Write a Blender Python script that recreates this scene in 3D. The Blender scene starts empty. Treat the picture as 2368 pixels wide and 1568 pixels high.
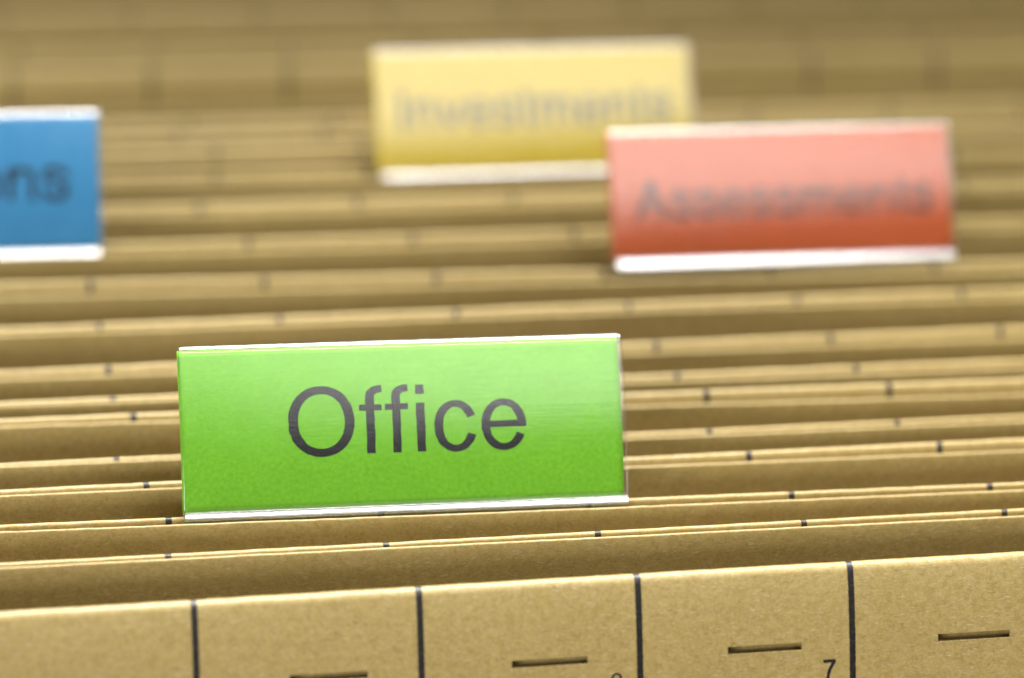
import bpy, math, random
import numpy as np
from mathutils import Vector, Matrix

MM = 0.001
C = bpy.context.scene.collection
S = bpy.context.scene

# ------------------------------------------------------------------ camera
PITCH, YAW, ROLL = 0.3058289, 0.2202373, 0.0280050
cp, sp, cy, sy = math.cos(PITCH), math.sin(PITCH), math.cos(YAW), math.sin(YAW)
fwd = Vector((sy * cp, cy * cp, -sp))
rgt = Vector((cy, -sy, 0.0))
upv = rgt.cross(fwd)
cr, sr = math.cos(ROLL), math.sin(ROLL)
r2 = cr * rgt + sr * upv
u2 = -sr * rgt + cr * upv
cam_loc = Vector((0.0, -0.414643, 0.157988))
cd = bpy.data.cameras.new("camera")
cam = bpy.data.objects.new("camera", cd)
C.objects.link(cam)
cam.matrix_world = Matrix(((r2.x, u2.x, -fwd.x, cam_loc.x), (r2.y, u2.y, -fwd.y, cam_loc.y),
                           (r2.z, u2.z, -fwd.z, cam_loc.z), (0, 0, 0, 1)))
cd.sensor_width = 36.0
cd.lens = 36.0 * 7800 / 2367
cd.clip_start = 0.01
cd.clip_end = 50.0
cd.dof.use_dof = True
focus_pt = Vector((0.0805, 0.0010, 0.012))
cd.dof.focus_distance = (focus_pt - cam_loc).dot(fwd) - 0.003
cd.dof.aperture_fstop = 11.6
S.camera = cam

# ------------------------------------------------------------------ world, lamps, exposure
w = bpy.data.worlds.new("World")
S.world = w
w.use_nodes = True
w.node_tree.nodes["Background"].inputs[0].default_value = (1.0, 0.97, 0.93, 1)
w.node_tree.nodes["Background"].inputs[1].default_value = 0.05


SOFT_ROLL = 18.0


def area(name, loc, target, sx, sz, radiance, col):
    ld = bpy.data.lights.new(name, 'AREA')
    ld.shape = 'RECTANGLE'
    ld.size, ld.size_y = sx, sz
    ld.energy = radiance * math.pi * sx * sz
    ld.color = col
    o = bpy.data.objects.new(name, ld)
    C.objects.link(o)
    o.location = loc
    o.rotation_euler = (Vector(target) - Vector(loc)).to_track_quat('-Z', 'Y').to_euler()
    return o


ko = area("softbox_overhead", (0.13, 0.07, 0.44), (0.10, -0.07, 0.0), 0.38, 0.30, 6.6, (1.0, 0.985, 0.965))
ko.data.spread = math.radians(108)
area("fill_low", (-0.95, -1.45, 0.20), (0.06, 0.03, 0.0), 0.95, 0.32, 14.8, (1.0, 0.99, 0.98))  # unseen fill lamp, added low at front left to brighten tabs and front folder
so = area("softbox_front", (0.325, -0.62, 0.66), (0.295, 0.10, 0.02), 0.47, 0.58, 2.4, (1.0, 0.99, 0.97))
so.rotation_euler = (so.rotation_euler.to_matrix() @ Matrix.Rotation(math.radians(SOFT_ROLL), 3, 'Z')).to_euler()

S.view_settings.view_transform = 'Standard'
S.view_settings.look = 'None'
S.view_settings.exposure = 0.10
S.view_settings.gamma = 1.0
S.view_settings.use_curve_mapping = False
S.cycles.transparent_max_bounces = 32
S.cycles.max_bounces = 10
S.cycles.diffuse_bounces = 6
S.cycles.caustics_reflective = False
S.cycles.caustics_refractive = False


# ------------------------------------------------------------------ node helpers
def new_mat(name):
    m = bpy.data.materials.new(name)
    m.use_nodes = True
    nt = m.node_tree
    nt.nodes.clear()
    out = nt.nodes.new('ShaderNodeOutputMaterial')
    return m, nt, out


def nd(nt, typ, props=None, **ins):
    n = nt.nodes.new(typ)
    for k, v in (props or {}).items():
        setattr(n, k, v)
    for k, v in ins.items():
        key = int(k[1:]) if k[0] == 'i' and k[1:].isdigit() else k.replace('_', ' ')
        s = n.inputs[key]
        if isinstance(v, bpy.types.NodeSocket):
            nt.links.new(v, s)
        else:
            s.default_value = v
    return n


def math_n(nt, op, a, b=None, c=None):
    n = nt.nodes.new('ShaderNodeMath')
    n.operation = op
    for i, v in enumerate((a, b, c)):
        if v is None:
            continue
        if isinstance(v, bpy.types.NodeSocket):
            nt.links.new(v, n.inputs[i])
        else:
            n.inputs[i].default_value = v
    return n.outputs[0]


def ramp(nt, fac, stops):
    n = nt.nodes.new('ShaderNodeValToRGB')
    nt.links.new(fac, n.inputs[0])
    el = n.color_ramp.elements
    while len(el) < len(stops):
        el.new(0.5)
    for e, (p, c) in zip(el, stops):
        e.position = p
        e.color = (c, c, c, 1) if isinstance(c, (int, float)) else (*c, 1)
    return n.outputs[0]


def mix_c(nt, fac, a, b, blend='MIX'):
    n = nt.nodes.new('ShaderNodeMix')
    n.data_type = 'RGBA'
    n.blend_type = blend
    for s, v in ((n.inputs[0], fac), (n.inputs[6], a), (n.inputs[7], b)):
        if isinstance(v, bpy.types.NodeSocket):
            nt.links.new(v, s)
        else:
            s.default_value = v if isinstance(v, (int, float)) else (*v, 1)
    return n.outputs[2]


def scaled(nt, vec, sx, sy, sz, rot=0.0):
    n = nt.nodes.new('ShaderNodeMapping')
    nt.links.new(vec, n.inputs[0])
    n.inputs['Scale'].default_value = (sx, sy, sz)
    n.inputs['Rotation'].default_value = (0, 0, rot)
    return n.outputs[0]


def noise(nt, vec, scale, detail=3.0, rough=0.55):
    return nd(nt, 'ShaderNodeTexNoise', {}, Vector=vec, Scale=scale, Detail=detail, Roughness=rough).outputs[0]


PITCH_MM = 28.4      # distance between two ruled lines
RULE0 = 47.0         # X of ruled line 0


def kraft(name, ruled):
    """UV is in millimetres: u along the folder, v down from the top edge; w (object info random) shifts the pattern."""
    m, nt, out = new_mat(name)
    uv = nd(nt, 'ShaderNodeUVMap', {'uv_map': 'mm'}).outputs[0]
    rnd = nd(nt, 'ShaderNodeObjectInfo').outputs['Random']
    sh = nd(nt, 'ShaderNodeCombineXYZ', {}, X=math_n(nt, 'MULTIPLY', rnd, 371.0), Y=math_n(nt, 'MULTIPLY', rnd, 113.0), Z=math_n(nt, 'MULTIPLY', rnd, 57.0)).outputs[0]
    va = nt.nodes.new('ShaderNodeVectorMath')
    va.operation = 'ADD'
    nt.links.new(uv, va.inputs[0])
    nt.links.new(sh, va.inputs[1])
    p = va.outputs[0]
    # cloudy pulp formation
    cloud = noise(nt, p, 0.10, 3.0)
    col = mix_c(nt, ramp(nt, cloud, [(0.35, 0.0), (0.68, 1.0)]), (0.535, 0.390, 0.117), (0.600, 0.445, 0.148))
    mott = noise(nt, p, 0.9, 4.0, 0.65)
    col = mix_c(nt, ramp(nt, mott, [(0.38, 0.75), (0.62, 0.0)]), col, (0.415, 0.287, 0.076))
    fine = noise(nt, p, 3.2, 2.0, 0.6)
    col = mix_c(nt, ramp(nt, fine, [(0.42, 0.0), (0.66, 0.55)]), col, (0.62, 0.478, 0.225))
    # fibres: short pale and dark streaks in three directions
    warp = nd(nt, 'ShaderNodeTexNoise', {}, Vector=p, Scale=0.35, Detail=1.0)
    wv = nt.nodes.new('ShaderNodeVectorMath')
    wv.operation = 'MULTIPLY_ADD'
    nt.links.new(warp.outputs[1], wv.inputs[0])
    wv.inputs[1].default_value = (1.6, 1.6, 0.0)
    nt.links.new(p, wv.inputs[2])
    pw = wv.outputs[0]
    for i, (rot, lo, hi, c, k) in enumerate(((0.5, 0.67, 0.72, (0.80, 0.69, 0.45), 0.6), (1.7, 0.68, 0.73, (0.80, 0.69, 0.45), 0.55),
                                             (2.6, 0.68, 0.73, (0.20, 0.115, 0.035), 0.5), (0.05, 0.69, 0.74, (0.19, 0.11, 0.035), 0.45))):
        f = noise(nt, scaled(nt, pw, 1.0, 9.0, 1.0, rot), 1.0, 1.0, 0.5)
        col = mix_c(nt, ramp(nt, f, [(lo, 0.0), (hi, k)]), col, c)
    # a few nearly black specks
    sp_ = nd(nt, 'ShaderNodeTexVoronoi', {'feature': 'F1'}, Vector=p, Scale=0.20, Randomness=1.0).outputs['Distance']
    spn = noise(nt, p, 2.0, 1.0)
    col = mix_c(nt, ramp(nt, math_n(nt, 'ADD', sp_, math_n(nt, 'MULTIPLY', spn, 0.05)), [(0.045, 0.75), (0.06, 0.0)]), col, (0.045, 0.032, 0.018))
    if ruled:
        off = nd(nt, 'ShaderNodeAttribute', {'attribute_type': 'OBJECT', 'attribute_name': 'rule_offset'}).outputs['Fac']
        sx = nd(nt, 'ShaderNodeSeparateXYZ', {}, Vector=uv)
        u, v = sx.outputs[0], sx.outputs[1]
        wob = math_n(nt, 'MULTIPLY', math_n(nt, 'SUBTRACT', noise(nt, p, 2.4, 3.0, 0.7), 0.5), 0.22)
        t = math_n(nt, 'DIVIDE', math_n(nt, 'SUBTRACT', math_n(nt, 'ADD', u, wob), off), PITCH_MM)
        dist = math_n(nt, 'MULTIPLY', math_n(nt, 'ABSOLUTE', math_n(nt, 'SUBTRACT', t, math_n(nt, 'ROUND', t))), PITCH_MM)
        line = ramp(nt, math_n(nt, 'MULTIPLY', dist, 1.0), [(0.39, 1.0), (0.45, 0.0)])
        inside = math_n(nt, 'MULTIPLY', math_n(nt, 'GREATER_THAN', v, -0.25), math_n(nt, 'LESS_THAN', v, 26.0))
        ink = math_n(nt, 'MULTIPLY', math_n(nt, 'MULTIPLY', line, inside), ramp(nt, noise(nt, p, 2.6, 2.0), [(0.30, 0.92), (0.5, 1.0)]))
        col = mix_c(nt, ink, col, (0.010, 0.009, 0.010))
    h = math_n(nt, 'ADD', math_n(nt, 'MULTIPLY', fine, 0.6), math_n(nt, 'MULTIPLY', mott, 0.9))
    bmp = nd(nt, 'ShaderNodeBump', {}, Strength=0.40, Distance=0.00005, Height=h)
    b = nd(nt, 'ShaderNodeBsdfPrincipled', {}, Base_Color=col, Roughness=0.42, Normal=bmp.outputs[0])
    b.inputs['Specular IOR Level'].default_value = 0.7
    b.inputs['Sheen Weight'].default_value = 0.40
    b.inputs['Sheen Roughness'].default_value = 0.35
    nt.links.new(b.outputs[0], out.inputs[0])
    return m


def coloured_paper(name, c):
    m, nt, out = new_mat(name)
    uv = nd(nt, 'ShaderNodeUVMap', {'uv_map': 'mm'}).outputs[0]
    n1 = noise(nt, uv, 1.6, 4.0, 0.7)
    n2 = noise(nt, uv, 0.25, 2.0)
    dark = tuple(x * 0.80 for x in c)
    light = tuple(min(0.9, x * 1.10 + 0.012) for x in c)
    col = mix_c(nt, ramp(nt, n1, [(0.3, 0.0), (0.7, 1.0)]), dark, light)
    col = mix_c(nt, ramp(nt, n2, [(0.35, 0.16), (0.65, 0.0)]), col, tuple(x * 0.6 for x in c))
    d = nd(nt, 'ShaderNodeBsdfPrincipled', {}, Base_Color=col, Roughness=0.7)
    d.inputs['Specular IOR Level'].default_value = 0.25
    tr = nd(nt, 'ShaderNodeBsdfTranslucent', {}, Color=col)
    mx = nd(nt, 'ShaderNodeMixShader', {}, Fac=0.12, i1=d.outputs[0], i2=tr.outputs[0])
    nt.links.new(mx.outputs[0], out.inputs[0])
    return m


def clear_plastic(name, edge, ior=1.6):
    """Clear extruded plastic: see-through with a Fresnel gloss, drawn lines running along the extrusion.
    edge: the thick folded and ribbed zones, where light bounces about inside and leaves brighter."""
    m, nt, out = new_mat(name)
    uv = nd(nt, 'ShaderNodeUVMap', {'uv_map': 'mm'}).outputs[0]
    st = noise(nt, scaled(nt, uv, 0.012, 2.6, 1.0), 1.0, 5.0, 0.72)
    st2 = noise(nt, scaled(nt, uv, 0.05, 6.0, 1.0), 1.0, 2.0, 0.6)
    bmp = nd(nt, 'ShaderNodeBump', {}, Strength=0.42, Distance=0.00005, Height=math_n(nt, 'ADD', st, math_n(nt, 'MULTIPLY', st2, 0.35)))
    rough = ramp(nt, st, [(0.3, 0.06), (0.7, 0.15)])
    gl = nd(nt, 'ShaderNodeBsdfGlossy', {}, Color=(1, 1, 1, 1), Roughness=rough, Normal=bmp.outputs[0])
    bf = nd(nt, 'ShaderNodeNewGeometry').outputs['Backfacing']
    # the slab is thin: a ray leaving it meets the same reflectance as one entering it
    fr = nd(nt, 'ShaderNodeFresnel', {}, IOR=math_n(nt, 'POWER', ior, math_n(nt, 'SUBTRACT', 1.0, math_n(nt, 'MULTIPLY', bf, 2.0))))
    trn = nd(nt, 'ShaderNodeBsdfTransparent', {}, Color=(0.975, 0.985, 0.98, 1))
    if edge:
        gl.inputs['Roughness'].default_value = 0.2
        nt.links.remove(gl.inputs['Roughness'].links[0])
        fac = math_n(nt, 'ADD', math_n(nt, 'MULTIPLY', fr.outputs[0], 0.8), 0.17)
    else:
        fac = math_n(nt, 'MULTIPLY', fr.outputs[0], ramp(nt, st, [(0.25, 0.8), (0.75, 1.0)]))
    mx = nd(nt, 'ShaderNodeMixShader', {}, Fac=fac, i1=trn.outputs[0], i2=gl.outputs[0])
    nt.links.new(mx.outputs[0], out.inputs[0])
    return m


def plain(name, c, rough=0.8):
    m, nt, out = new_mat(name)
    geo = nd(nt, 'ShaderNodeTexCoord').outputs['Object']
    n1 = noise(nt, geo, 3000.0, 3.0)
    col = mix_c(nt, n1, tuple(x * 0.75 for x in c), tuple(x * 1.25 for x in c))
    b = nd(nt, 'ShaderNodeBsdfPrincipled', {}, Base_Color=col, Roughness=rough)
    nt.links.new(b.outputs[0], out.inputs[0])
    return m


M_RULED = kraft("kraft_card_ruled", True)
M_KRAFT = kraft("kraft_card", False)
M_CLEAR = clear_plastic("clear_plastic", False)
M_EDGE = clear_plastic("clear_plastic_edge", True)
M_GLOSSY = clear_plastic("clear_plastic_high_gloss", False, 1.76)
M_INK = plain("printed_black", (0.014, 0.013, 0.015), 0.6)
M_DRAWER = plain("drawer_grey_steel", (0.30, 0.30, 0.30), 0.5)


# ------------------------------------------------------------------ mesh helpers
def link_mesh(name, verts, faces, mats, parent=None, uvs=None, mat_idx=None, smooth=True):
    me = bpy.data.meshes.new(name)
    me.from_pydata([tuple(v) for v in verts], [], faces)
    for mt in mats:
        me.materials.append(mt)
    if uvs is not None:
        l = me.uv_layers.new(name='mm')
        lv = np.zeros(len(me.loops), dtype=np.int32)
        me.loops.foreach_get('vertex_index', lv)
        l.data.foreach_set('uv', np.asarray(uvs, dtype=np.float32)[lv].ravel())
    if mat_idx is not None:
        me.polygons.foreach_set('material_index', np.asarray(mat_idx, dtype=np.int32))
    if smooth:
        me.polygons.foreach_set('use_smooth', [True] * len(me.polygons))
    me.update()
    o = bpy.data.objects.new(name, me)
    C.objects.link(o)
    if parent is not None:
        o.parent = parent
    return o


def empty(name, loc, label, cat, group=None):
    o = bpy.data.objects.new(name, None)
    o.empty_display_size = 0.01
    C.objects.link(o)
    o.location = loc
    o['label'] = label
    o['category'] = cat
    if group:
        o['group'] = group
    return o


X0, X1, XC = -26.0, 330.0, 120.0
DEPTH = 228.0


class Panel:
    """One card panel of a hanging folder, folded over at the top. All in millimetres."""

    def __init__(self, y, slope, rng, roll, lean, r, ymid, dz=0.0):
        self.y, self.slope, self.roll, self.lean, self.r, self.ymid, self.dz = y, slope, roll, math.tan(math.radians(lean)), r, ymid, dz
        self.ph = [rng.uniform(0, 6.28) for _ in range(4)]
        self.amp = [rng.uniform(0.05, 0.22), rng.uniform(0.03, 0.10), rng.uniform(0.03, 0.10)]

    def shift(self, x, d):
        """forward/backward displacement at depth d below the top edge"""
        s = -self.roll * (1 - math.exp(-d / 2.2)) - self.lean * 40 * (1 - math.exp(-d / 40.0))
        k = max(0.0, min(1.0, (d - 50) / (DEPTH - 50)))
        k = k * k * (3 - 2 * k)
        base = self.y + self.slope * (x - XC) + self.amp[0] * math.sin(x / 61.0 + self.ph[0]) + self.amp[1] * math.sin(x / 23.0 + d / 40 + self.ph[1])
        full = base + s
        return full * (1 - k) + self.ymid * k

    def top(self, x):
        return self.dz + self.amp[2] * math.sin(x / 47.0 + self.ph[2])

    def front(self, x, d, lift=0.0):
        """point on the visible (camera-side) surface at depth d (>= fold radius)"""
        e = 0.25
        tz = (self.shift(x, d + e) - self.shift(x, d - e)) / (2 * e)
        n = Vector((0, -1, -tz)).normalized()
        p = Vector((x, self.shift(x, d), self.top(x) - d))
        return p + n * lift


def build_panel(name, P, mat, parent, rng, slots=None, fine=False):
    t = 0.34                       # card thickness
    r = P.r
    # profile: list of (s = arc position down the face for the UV, dy across the fold, depth)
    prof = []
    ds = [DEPTH, 170, 120, 80, 55, 40, 30, 24, 20, 16]
    if slots:
        ds += [slots[1] + 0.0, slots[0] - 0.0]
    ds += [8, 6, 4.6, 3.6, 2.8, 2.2, 1.7, 1.3, 1.0]
    for d in ds:
        if d > r + 0.1:
            prof.append((0.0, d))
    na = 9
    for i in range(na + 1):
        a = math.pi * i / na
        prof.append((r - r * math.cos(a), r - r * math.sin(a)))
    for d in (1.6, 3, 6, 12, 24):
        prof.append((2 * r + (0.11 * (d - 1.6) if slots and r > 0.5 else 0.0), d))
    n = len(prof)
    # outward offset in profile plane (outer side = camera side / top / back)
    arr = np.array(prof)
    pts = np.stack([arr[:, 0], -arr[:, 1]], 1)
    tan = np.gradient(pts, axis=0)
    tan /= np.linalg.norm(tan, axis=1)[:, None]
    nor = np.stack([-tan[:, 1], tan[:, 0]], 1)     # left of travel (up) = -y = camera side
    seg = np.linalg.norm(np.diff(pts, axis=0), axis=1)
    arc = np.concatenate([[0], np.cumsum(seg)])
    itop = min(range(n), key=lambda i: prof[i][1] if prof[i][0] <= r + 1e-6 else 9)
    vcoord = arc[itop] - arc                        # + down the face, - over the back
    # columns
    xs = set(np.round(np.linspace(X0, X1, 240 if fine else 100), 3))
    slot_x = []
    if slots:
        for k in range(-2, 10):
            a = RULE0 + PITCH_MM * k + slots[2]
            slot_x.append((round(a, 3), round(a + slots[3], 3)))
        for a, b in slot_x:
            xs = {x for x in xs if not (abs(x - a) < 0.7 or abs(x - b) < 0.7)} | {a, b}
    xs = sorted(xs)
    nx = len(xs)
    verts, uvs = [], []
    jit = [0.0] * nx
    for i in range(1, nx):
        jit[i] = rng.gauss(0, 0.018 if fine else 0.03)
    for side in (1, 0):            # outer skin, then inner skin
        for i, x in enumerate(xs):
            tz = P.top(x)
            for j in range(n):
                dy, d = prof[j]
                oy, oz = nor[j] * (t if side == 0 else 0.0)
                dd = max(0.0, d)
                yy = P.shift(x, dd) + dy - oy * 1.0
                zz = tz - d - oz * 1.0
                if d < 1.5:
                    zz += jit[i] * (1 - d / 1.5)
                verts.append((x * MM, yy * MM, zz * MM))
                uvs.append((x, vcoord[j]))
    off = nx * n

    def vid(s, i, j):
        return s * off + i * n + j
    faces = []

    def wall(*ids):
        b = len(verts)
        for q in ids:
            verts.append(verts[q])
            uvs.append(uvs[q])
        faces.append(tuple(range(b, b + 4)))

    def is_hole(i, j):
        if not slots:
            return False
        (da, db) = (prof[j][1], prof[j + 1][1])
        if prof[j + 1][0] > 0.001 or abs(da - slots[1]) > 1e-6 or abs(db - slots[0]) > 1e-6:
            return False
        return any(abs(xs[i] - a) < 0.01 or (xs[i] > a - 0.01 and xs[i + 1] < b + 0.01) for a, b in slot_x)
    for i in range(nx - 1):
        for j in range(n - 1):
            if is_hole(i, j):
                if not is_hole(i - 1, j):
                    wall(vid(0, i, j), vid(0, i, j + 1), vid(1, i, j + 1), vid(1, i, j))
                if not is_hole(i + 1, j):
                    wall(vid(0, i + 1, j + 1), vid(0, i + 1, j), vid(1, i + 1, j), vid(1, i + 1, j + 1))
                wall(vid(0, i + 1, j), vid(0, i, j), vid(1, i, j), vid(1, i + 1, j))
                wall(vid(0, i, j + 1), vid(0, i + 1, j + 1), vid(1, i + 1, j + 1), vid(1, i, j + 1))
                continue
            faces.append((vid(0, i, j), vid(0, i + 1, j), vid(0, i + 1, j + 1), vid(0, i, j + 1)))
            faces.append((vid(1, i, j + 1), vid(1, i + 1, j + 1), vid(1, i + 1, j), vid(1, i, j)))
    for i in range(nx - 1):
        faces.append((vid(0, i + 1, 0), vid(0, i, 0), vid(1, i, 0), vid(1, i + 1, 0)))
        faces.append((vid(0, i, n - 1), vid(0, i + 1, n - 1), vid(1, i + 1, n - 1), vid(1, i, n - 1)))
    for j in range(n - 1):
        faces.append((vid(0, 0, j), vid(0, 0, j + 1), vid(1, 0, j + 1), vid(1, 0, j)))
        faces.append((vid(0, nx - 1, j + 1), vid(0, nx - 1, j), vid(1, nx - 1, j), vid(1, nx - 1, j + 1)))
    # torn fibres standing off the top edge
    if fine:
        for _ in range(420):
            x = rng.uniform(20, 185)
            d = abs(rng.gauss(0, 0.25))
            L = rng.uniform(0.25, 1.0) * (1.6 if rng.random() < 0.12 else 1.0)
            wd = rng.uniform(0.012, 0.026)
            base = Vector((x, P.shift(x, d) + rng.uniform(0.0, 0.5) * r, P.top(x) - d - 0.01))
            ang = rng.uniform(-1.3, 1.3)
            dr = Vector((math.sin(ang), -abs(rng.gauss(0.3, 0.4)), math.cos(ang) * rng.uniform(0.05, 0.6)))
            dr.normalize()
            bend = Vector((rng.uniform(-.5, .5), rng.uniform(-.3, .1), rng.uniform(-.5, .1)))
            b0 = len(verts)
            K = 5
            for q in range(K):
                f = q / (K - 1)
                c = base + dr * (L * f) + bend * (L * f * f * 0.6)
                ww = wd * (1 - 0.7 * f)
                for ox, oz in ((ww, 0), (-ww * .5, ww * .8), (-ww * .5, -ww * .8)):
                    verts.append(((c.x + ox * abs(dr.z)) * MM, (c.y - ox * .4) * MM, (c.z + oz) * MM))
                    uvs.append((x, -0.5))
            for q in range(K - 1):
                for e in range(3):
                    a0, a1 = b0 + q * 3 + e, b0 + q * 3 + (e + 1) % 3
                    faces.append((a0, a1, a1 + 3, a0 + 3))
    o = link_mesh(name, verts, faces, [mat], parent, uvs)
    return o


# ------------------------------------------------------------------ the setting
def box(name, x0, x1, y0, y1, z0, z1, mat):
    v = [(x, y, z) for z in (z0, z1) for y in (y0, y1) for x in (x0, x1)]
    f = [(0, 2, 3, 1), (4, 5, 7, 6), (0, 1, 5, 4), (2, 6, 7, 3), (0, 4, 6, 2), (1, 3, 7, 5)]
    o = link_mesh(name, [Vector(p) * MM for p in v], f, [mat], smooth=False)
    return o


fl = box("drawer_floor", -60, 364, -140, 480, -246, -230, M_DRAWER)
fl['kind'] = 'structure'

# ------------------------------------------------------------------ the folders
# back-panel y, slope, front-panel y, slope, rule offset, tilt of the back panel
FOLDERS = [
    (-26.6, 0.009, -92.0, 0.000, 0.3, 17.0, "front kraft folder, wide open, its ruled inside showing slots and the number 7"),
    (-10.4, 0.004, -12.7, -0.002, -1.0, 3.0, "kraft folder between the wide open front folder and the green-tabbed folder"),
    (0.9, -0.018, -2.0, -0.025, 0.6, 3.0, "kraft folder that holds the sharp green tab"),
    (17.0, 0.007, 13.3, -0.007, -0.8, 3.0, "first kraft folder behind the green-tabbed one, its ticks clearly visible"),
    (27.2, 0.003, 25.3, -0.007, -3.8, 2.0, "second kraft folder behind the green-tabbed one, its two edges almost closed"),
    (44.6, -0.012, 39.0, -0.040, 0.5, 3.0, "third kraft folder behind the green-tabbed one, opening wider to the right"),
    (53.3, 0.003, 50.2, -0.014, -1.7, 2.0, "fourth kraft folder behind the green-tabbed one, nearly closed"),
    (68.9, 0.016, 63.6, -0.004, -0.9, 3.0, "kraft folder just behind the top edge of the green tab, two bright edges"),
    (89.7, 0.010, 85.4, -0.008, -0.2, 2.0, "kraft folder right in front of the red-tabbed folder"),
    (109.8, -0.045, 102.6, -0.035, 0.6, 4.0, "kraft folder that holds the red tab"),
    (133.4, -0.012, 127.0, -0.012, 1.0, 3.0, "kraft folder that holds the blue tab"),
    (158.3, 0.0, 151.3, 0.0, -4.5, 3.0, "blurred kraft folder between the blue-tabbed and the yellow-tabbed folder"),
    (179.5, 0.0, 171.5, 0.0, 1.2, 3.0, "kraft folder that holds the yellow tab"),
    (196.7, 0.0, 188.4, 0.0, 3.5, 4.0, "first blurred kraft folder behind the yellow-tabbed one"),
    (208.5, 0.0, 203.0, 0.0, -2.5, 2.0, "second blurred kraft folder behind the yellow-tabbed one"),
    (219.5, 0.0, 214.0, 0.0, 1.5, 2.0, "third blurred kraft folder behind the yellow-tabbed one"),
    (266.0, 0.0, 228.5, 0.0, -0.9, 4.0, "blurred kraft folder gaping wide open behind the yellow tab"),
    (286.0, 0.0, 278.0, 0.0, 2.0, 3.0, "blurred kraft folder third from the back"),
    (318.5, 0.0, 306.5, 0.0, 0.5, 4.0, "blurred kraft folder second from the back"),
    (352.0, 0.0, 339.0, 0.0, 1.0, 3.0, "rearmost kraft folder, fully blurred along the top of the photo"),
]
panels = []
for i, (yb, sb, yf, sf, ro, lean, label) in enumerate(FOLDERS):
    rng = random.Random(100 + i)
    ymid = (yb + yf) / 2 + (4 if i else 24)
    root = empty("hanging_folder", (0, 0, 0), label, "hanging folder", "kraft hanging folders standing in one row")
    near = i < 5
    base = Vector((XC * MM, ymid * MM, -DEPTH * MM))
    root.location = base
    slots = (9.4, 10.4, 11.95, 9.9)
    gap = (yb - yf) - 0.5 - 0.4                      # clear space between the two panels at the top
    roll = min(0.8, 0.30 * gap) * (0.6 if i in (2, 9, 10, 12) else 1.0)
    blean = math.degrees(math.atan(min(math.tan(math.radians(lean)), 0.25 * gap / 40))) if i else lean
    flean = -math.degrees(math.atan(min(0.045, 0.2 * gap / 40))) if i else 0.0
    pb = Panel(yb, sb, rng, roll if i else 0.3, blean, 0.36 if i else 0.72, ymid + 0.45)
    ob = build_panel("back_panel", pb, M_RULED, root, rng, slots if i in (0, 2, 9, 10, 12) else None, near)
    ob['rule_offset'] = RULE0 + ro
    pf = Panel(yf, sf, rng, 0.0, flean, 0.25, ymid - 0.45, 0.0 if i else -48.0)
    of = build_panel("front_panel", pf, M_KRAFT, root, rng, None, near)
    for o in (ob, of):
        o.location = -base
    panels.append((pb, pf, root, ob))


# ------------------------------------------------------------------ lettering: stroked sans-serif glyphs, 1000 units to the em
def arcpts(cx, cy, rx, ry, irx, iry, a0, a1, n=40, e=2.0):
    L, R_ = [], []
    for i in range(n + 1):
        a = math.radians(a0 + (a1 - a0) * i / n)
        c, s = math.cos(a), math.sin(a)
        k = (abs(c) ** e + abs(s) ** e) ** (-1.0 / e)
        L.append((cx + rx * c * k, cy + ry * s * k))
        R_.append((cx + irx * c * k, cy + iry * s * k))
    return L, R_


def bar(x0, y0, x1, y1, n=10):
    if abs(y1 - y0) > abs(x1 - x0):
        ys = [y0 + (y1 - y0) * i / n for i in range(n + 1)]
        return [(x0, y) for y in ys], [(x1, y) for y in ys]
    xs = [x0 + (x1 - x0) * i / n for i in range(n + 1)]
    return [(x, y0) for x in xs], [(x, y1) for x in xs]


def slant(a0, a1, b0, b1, y0, y1, n=14):
    f = [i / n for i in range(n + 1)]
    return ([(a0 + (b0 - a0) * t, y0 + (y1 - y0) * t) for t in f], [(a1 + (b1 - a1) * t, y0 + (y1 - y0) * t) for t in f])


def spline(cp_, hw, n=8):
    P = [Vector((*p, 0)) for p in cp_]
    P = [P[0] * 2 - P[1]] + P + [P[-1] * 2 - P[-2]]
    out = []
    for i in range(1, len(P) - 2):
        for k in range(n):
            t = k / n
            out.append(0.5 * ((2 * P[i]) + (P[i + 1] - P[i - 1]) * t + (2 * P[i - 1] - 5 * P[i] + 4 * P[i + 1] - P[i + 2]) * t * t
                              + (3 * P[i] - P[i - 1] - 3 * P[i + 1] + P[i + 2]) * t ** 3))
    out.append(P[-2])
    L, R_ = [], []
    for i, p in enumerate(out):
        d = (out[min(i + 1, len(out) - 1)] - out[max(i - 1, 0)]).normalized()
        q = Vector((-d.y, d.x, 0)) * hw
        L.append((p.x + q.x, p.y + q.y))
        R_.append((p.x - q.x, p.y - q.y))
    return L, R_


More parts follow.
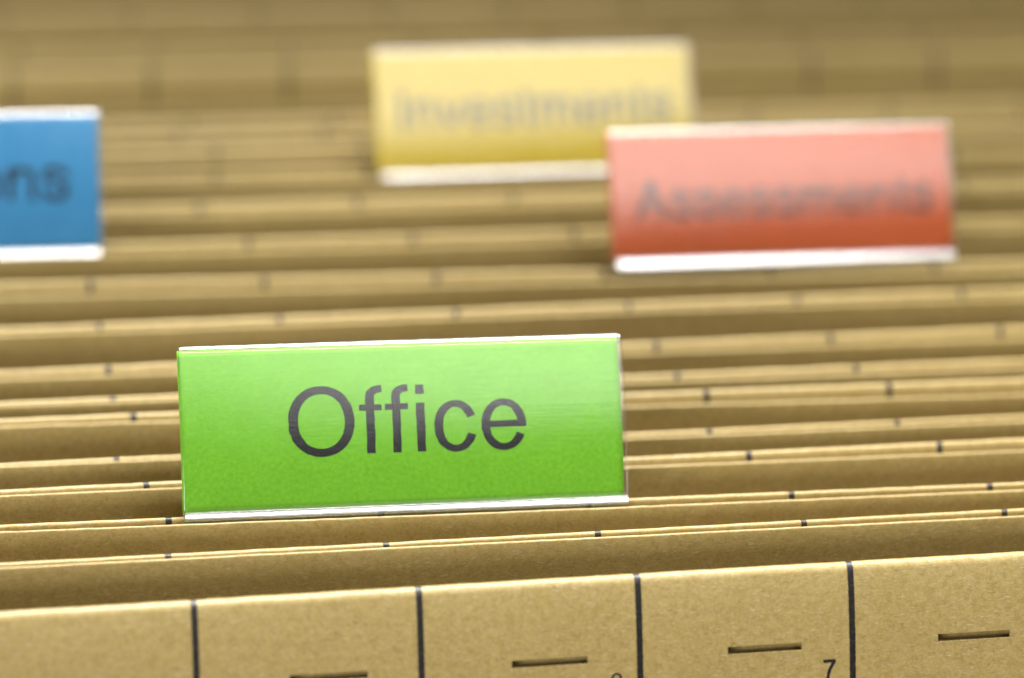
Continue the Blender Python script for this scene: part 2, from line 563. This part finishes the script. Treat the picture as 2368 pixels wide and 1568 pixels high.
GLYPH = {
    'O': (778, [arcpts(389, 359, 351, 378, 247, 292, 0, 360, 72, 2.12)]),
    'f': (278, [bar(86, 0, 176, 610), bar(14, 458, 258, 524), arcpts(268, 604, 182, 125, 92, 48, 180, 92, 16, 2.3)]),
    'i': (222, [bar(66, 0, 157, 523), bar(66, 620, 157, 718)]),
    'c': (500, [arcpts(262, 262, 229, 277, 136, 204, 24, 338, 54, 2.1)]),
    'e': (556, [arcpts(279, 262, 240, 277, 147, 204, -6, -336 + 720 - 360 - 360, 4) if False else arcpts(279, 262, 240, 277, 147, 204, 2, 336, 54, 2.1), bar(80, 234, 519, 304)]),
    'o': (556, [arcpts(278, 262, 243, 277, 152, 204, 0, 360, 48, 2.1)]),
    'n': (556, [bar(65, 0, 153, 523), bar(403, 0, 491, 340), arcpts(306, 320, 185, 218, 97, 142, 180, 0, 26, 2.2)]),
    'm': (833, [bar(65, 0, 153, 523), bar(373, 0, 461, 340), bar(681, 0, 769, 340), arcpts(290, 320, 171, 218, 83, 142, 180, 0, 26, 2.2),
                arcpts(598, 320, 171, 218, 83, 142, 180, 0, 26, 2.2)]),
    's': (500, [spline([(428, 372), (400, 450), (330, 490), (245, 498), (155, 482), (108, 425), (108, 362), (170, 310), (255, 285), (345, 258),
                        (412, 215), (420, 140), (388, 72), (312, 32), (240, 26), (140, 48), (88, 110), (74, 172)], 43)]),
    'I': (278, [bar(91, 0, 188, 718)]),
    'v': (500, [slant(205, 295, 8, 104, 0, 523), slant(205, 295, 396, 492, 0, 523)]),
    't': (278, [bar(95, 70, 183, 669), bar(14, 455, 257, 523), arcpts(262, 86, 167, 93, 79, 22, 180, 275, 14, 2.4)]),
    'A': (667, [slant(14, 118, 278, 384, 0, 718), slant(550, 654, 284, 390, 0, 718), bar(150, 212, 518, 296)]),
    'D': (722, [bar(81, 0, 178, 718), arcpts(300, 359, 374, 359, 277, 275, 90, -90, 40, 2.4), bar(120, 0, 310, 84), bar(120, 634, 310, 718)]),
    'p': (556, [bar(58, -207, 146, 523), arcpts(296, 262, 221, 277, 130, 204, 0, 360, 40, 2.1)]),
    'l': (222, [bar(67, 0, 155, 718)]),
    'a': (556, [bar(382, 30, 470, 370), arcpts(270, 360, 200, 178, 112, 106, 0, 165, 22, 2.1), arcpts(228, 150, 192, 165, 104, 95, 0, 360, 36, 2.0), bar(440, 0, 530, 66)]),
    '6': (556, [arcpts(278, 235, 240, 254, 152, 180, 0, 360, 40), spline([(84, 235), (110, 470), (200, 610), (330, 680), (440, 650)], 43)]),
    '7': (556, [bar(46, 600, 520, 712), spline([(478, 660), (400, 540), (300, 370), (235, 190), (205, 0)], 62)]),
    '8': (556, [arcpts(278, 190, 240, 207, 152, 132, 0, 360, 40), arcpts(278, 528, 208, 190, 122, 118, 0, 360, 40)]),
    '9': (556, [arcpts(278, 470, 240, 250, 152, 178, 0, 360, 40), spline([(472, 470), (446, 240), (356, 96), (226, 30), (116, 62)], 43)]),
}


def text_strips(word, kern=0.0):
    """strips of (left, right) points, in glyph units, plus the ink extent"""
    x, out = 0.0, []
    for ch in word:
        adv, strips = GLYPH[ch]
        for L, R_ in strips:
            out.append(([(p[0] + x, p[1]) for p in L], [(p[0] + x, p[1]) for p in R_]))
        x += adv + kern
    xs = [p[0] for L, R_ in out for p in L + R_]
    return out, min(xs), max(xs)


def text_mesh(name, word, mapper, parent, rng, rag=0.0, thick=0.012, kern=0.0):
    """mapper(u, v, lift) turns glyph units into a point; each stroke is a thin closed slab of ink"""
    strips, lo, hi = text_strips(word, kern)
    verts, faces = [], []
    for q, (L, R_) in enumerate(strips):
        b = len(verts)
        n = len(L)
        for (l, r_) in zip(L, R_):
            jl = rng.gauss(0, rag)
            jr = rng.gauss(0, rag)
            l2 = (l[0] - lo + jl, l[1] + jl * .4)
            r3 = (r_[0] - lo + jr, r_[1] + jr * .4)
            li = thick + 0.0015 * q
            for pt, h in ((l2, li), (r3, li), (r3, 0.0), (l2, 0.0)):
                verts.append(mapper(pt[0], pt[1], h) * MM)
        for i in range(n - 1):
            for e in range(4):
                a, c = b + i * 4 + e, b + i * 4 + (e + 1) % 4
                faces.append((a, c, c + 4, a + 4))
        faces.append((b + 3, b + 2, b + 1, b))
        e0 = b + (n - 1) * 4
        faces.append((e0, e0 + 1, e0 + 2, e0 + 3))
    return link_mesh(name, verts, faces, [M_INK], parent, smooth=False)


# numbers printed on the inside of the front folder, left of each ruled line
pb0, _, root0, ob0 = panels[0]
rng = random.Random(5)
for k, ch in ((1, '9'), (2, '8'), (3, '7'), (4, '6')):
    right = RULE0 + 0.3 + PITCH_MM * k - 2.3
    sc_ = 2.5 / 718
    wd = 474 * sc_

    def mp(u, v, h, right=right, sc_=sc_, wd=wd):
        return pb0.front(right - wd + u * sc_, 14.25 - v * sc_, h + 0.004)
    o = text_mesh("printed_number", ch, mp, ob0, rng, rag=7.0, thick=0.008)

# ------------------------------------------------------------------ the index tabs
GROUP_T = "clear plastic index tabs on the folders"


def make_tab(word, x0, y0, z0, phi, yaw, W_, H_, paper, label, text, bulge=1.0, gap_r=0.55, ins_top=0.9, seed=0, lip=6.0, vs=1.0, band=1.0, clear=None):
    """text: (left edge mm, baseline mm, ink width mm)"""
    rng = random.Random(seed)
    root = empty("index_tab", (x0 * MM, y0 * MM, z0 * MM), label, "index tab", GROUP_T)
    root.rotation_euler = (0, 0, yaw)
    sphi, cphi = math.sin(phi), math.cos(phi)

    def loc(u, s, n):
        """u along the tab, s up the leaning face, n towards the viewer (mm)"""
        return Vector((u, s * sphi - n * cphi, s * cphi + n * sphi))

    def bul(s):
        f = s / H_
        return bulge * 4 * f * (1 - f) if 0 <= f <= 1 else 0.0
    # ---- cross-section of the sleeve (closed loop), (s, n, edge?)
    TF, TB, GAP = 0.75, 0.5, 0.75          # front and back plate, gap between
    sec = []

    def add(s, n, e=0):
        sec.append((s, n, e))
    # from the lip's tip (front side) up the front surface
    def lipn(s):                            # the lip turns back to vertical below the rib
        return -0.35 + s * math.tan(phi) * 0.97
    for s in (-lip, -lip * .66, -lip * .33, -0.6):
        add(s, lipn(s))
    add(-0.30, -0.20, 1)
    add(-0.12, 0.22, 1)
    add(0.02, 0.44, 1)
    add(0.12, 0.50, 1)
    add(0.24, 0.49, 1)
    rb = 1.16 * band
    nr = bul(rb)
    n0 = nr + (rb - 0.32) * 0.60
    sec[-4:] = [(a_, b_ + n0 - 0.465, e_) for a_, b_, e_ in sec[-4:]]
    for q in range(6):
        f_ = q / 5
        add(0.32 + (rb - 0.36) * f_, n0 + (nr + 0.02 - n0) * f_ - (0.05 if q == 3 else 0.0), 1)
    add(rb, nr, 0)
    ns = 26
    for i in range(1, ns):
        s = rb + (H_ - 0.95 - rb) * i / ns
        add(s, bul(s))
    tot = TF + GAP + TB                     # fold over the top
    s_, n_ = H_ - 0.95, bul(H_ - 0.95)
    add(s_, n_, 1)
    fold = []
    for a0, a1, ln in ((4, 14, 0.08), (20, 46, 0.62 * band), (46, 75, 0.28), (75, 105, 0.75), (105, 180, 0.55)):
        for q in range(5):
            a = math.radians(a0 + (a1 - a0) * (q + 0.5) / 5)
            fold.append((ln / 5 * math.cos(a), -ln / 5 * math.sin(a)))
    kn = (tot + 0.06) / -sum(p[1] for p in fold)
    for ds_, dn_ in fold:
        s_ += ds_
        n_ += dn_ * kn
        add(s_, n_, 1)
    sec[-1] = (*sec[-1][:2], 0)
    for i in range(1, ns + 1):
        s = H_ - 0.95 - (H_ - 0.95 + 0.3) * i / ns
        add(s, bul(max(s, 0)) - tot)
    # inner side of the back plate, up, round, and down the inside of the front plate
    sec2 = []
    for i in range(ns + 1):
        s = -0.3 + (H_ - 1.5 + 0.3) * i / ns
        sec2.append((s, bul(max(s, 0)) - tot + TB))
    rin = GAP / 2
    nb2 = bul(H_ - 1.5)
    for i in range(1, 6):
        a = math.pi * i / 6
        sec2.append((H_ - 1.5 + 0.5 * math.sin(a), nb2 - TF - rin - rin * math.cos(a)))
    for i in range(ns + 1):
        s = H_ - 1.5 - (H_ - 1.5 - 0.2) * i / ns
        sec2.append((s, bul(s) - TF))
    for s in (-0.3, -lip * .33, -lip * .66, -lip):
        sec2.append((s, lipn(s) - 0.38))
    for s, n in sec2:
        add(s, n, 0)
    m = len(sec)
    arr = np.array([(a, b) for a, b, _ in sec])
    arc = np.concatenate([[0], np.cumsum(np.linalg.norm(np.diff(arr, axis=0), axis=1))])
    us = [0.0, 0.25, 0.8] + list(np.linspace(3, W_ - 3, 14)) + [W_ - 0.8, W_ - 0.25, W_]
    verts, uvs, faces, mi = [], [], [], []
    mid = arr.mean(axis=0)
    for iu, u in enumerate(us):
        for j, (s, n, e) in enumerate(sec):
            # the two upper corners are cut slightly round
            if s > H_ - 1.6:
                c = 0.7 * max(0.0, (s - (H_ - 1.6)) / 1.6) ** 2
                uu = min(max(u, c), W_ - c)
            elif e and s < rb:
                c = 0.12 + 1.1 * (band - 1) * 2.4
                uu = min(max(u, c), W_ - c)
            else:
                uu = u
            verts.append(loc(uu, s, n) * MM)
            uvs.append((u + seed * 91.0, arc[j]))
    for iu in range(len(us) - 1):
        for j in range(m):
            k = (j + 1) % m
            a, b = iu * m + j, iu * m + k
            faces.append((a, a + m, b + m, b))
            mi.append(1 if (sec[j][2] and sec[k][2]) else 0)
    n_side = len(faces)
    faces.append(tuple(range(m))[::-1] if False else tuple(range(m)))
    mi.append(0)
    faces.append(tuple(range((len(us) - 1) * m, len(us) * m))[::-1])
    mi.append(0)
    sl = link_mesh("clear_sleeve", verts, faces, [clear or M_CLEAR, M_EDGE], root, uvs, mi)
    for f in sl.data.polygons[n_side:]:
        f.use_smooth = False

    # ---- the paper insert just behind the front plate
    nfront = -(TF + 0.10)
    s_lo, s_hi = 0.96 * rb, H_ - ins_top - 0.5 * (band - 1)
    N = 24
    ucol = list(np.linspace(-0.06, W_ - gap_r, 60))
    verts, uvs, faces = [], [], []
    tk = 0.16
    for side in (0, 1):
        for iu, u in enumerate(ucol):
            for j in range(N + 1):
                s = s_lo + (s_hi - s_lo) * j / N
                uu = u
                if iu == 0 or iu == len(ucol) - 1:
                    uu += random.Random(seed * 1000 + j + iu).uniform(-0.05, 0.05)
                verts.append(loc(uu, s, bul(s) + nfront - side * tk) * MM)
                uvs.append((u + seed * 47.0, s))
    o_ = len(ucol) * (N + 1)

    def vi(sd, a, b):
        return sd * o_ + a * (N + 1) + b
    for a in range(len(ucol) - 1):
        for b in range(N):
            faces.append((vi(0, a, b), vi(0, a + 1, b), vi(0, a + 1, b + 1), vi(0, a, b + 1)))
            faces.append((vi(1, a, b + 1), vi(1, a + 1, b + 1), vi(1, a + 1, b), vi(1, a, b)))
        faces.append((vi(0, a + 1, 0), vi(0, a, 0), vi(1, a, 0), vi(1, a + 1, 0)))
        faces.append((vi(0, a, N), vi(0, a + 1, N), vi(1, a + 1, N), vi(1, a, N)))
    for b in range(N):
        faces.append((vi(0, 0, b), vi(0, 0, b + 1), vi(1, 0, b + 1), vi(1, 0, b)))
        e = len(ucol) - 1
        faces.append((vi(0, e, b + 1), vi(0, e, b), vi(1, e, b), vi(1, e, b + 1)))
    ins = link_mesh("paper_insert", verts, faces, [paper], root, uvs)

    # ---- the printed word
    tl, tb, tw = text
    strips, lo, hi = text_strips(word)
    k = tw / (hi - lo)

    def mp(u, v, h):
        s = tb + v * k * vs
        return loc(tl + u * k, s, bul(s) + nfront + 0.006 + h)
    text_mesh("printed_word", word, mp, ins, rng, rag=2.6, thick=0.010)
    return root


P_GREEN = coloured_paper("green_paper", (0.31, 0.90, 0.038))
P_RED = coloured_paper("red_paper", (0.82, 0.150, 0.034))
P_YELLOW = coloured_paper("yellow_paper", (0.93, 0.61, 0.004))
P_BLUE = coloured_paper("blue_paper", (0.070, 0.375, 0.76))
rad = math.radians
make_tab("Office", 49.45, 1.0, 0.0, rad(22.0), rad(-1.53), 60.15, 23.5, P_GREEN,
         "sharp green tab reading Office in the foreground", (14.3, 8.1, 32.1), seed=1, vs=0.985)
make_tab("Assessments", 133.7, 106.4, 0.72, rad(22.0), rad(-0.41), 59.9, 23.8, P_RED,
         "blurred red tab reading Assessments, overlapping the yellow one", (4.2, 8.3, 51.8), seed=2, bulge=0.8, band=1.25, clear=M_GLOSSY)
make_tab("Investments", 105.8, 172.9, -1.1, rad(22.0), rad(0.33), 60.4, 25.0, P_YELLOW,
         "blurred yellow tab reading Investments, highest and farthest back", (4.6, 9.8, 51.4), seed=3, lip=5.0, bulge=0.8, band=1.25, clear=M_GLOSSY)
make_tab("Donations", -8.5, 130.6, -0.55, rad(16.8), rad(-2.0), 60.0, 24.8, P_BLUE,
         "blurred blue tab at the left edge, its word ending in ons", (8.4, 9.7, 46.0), seed=4, bulge=0.8, band=1.25)
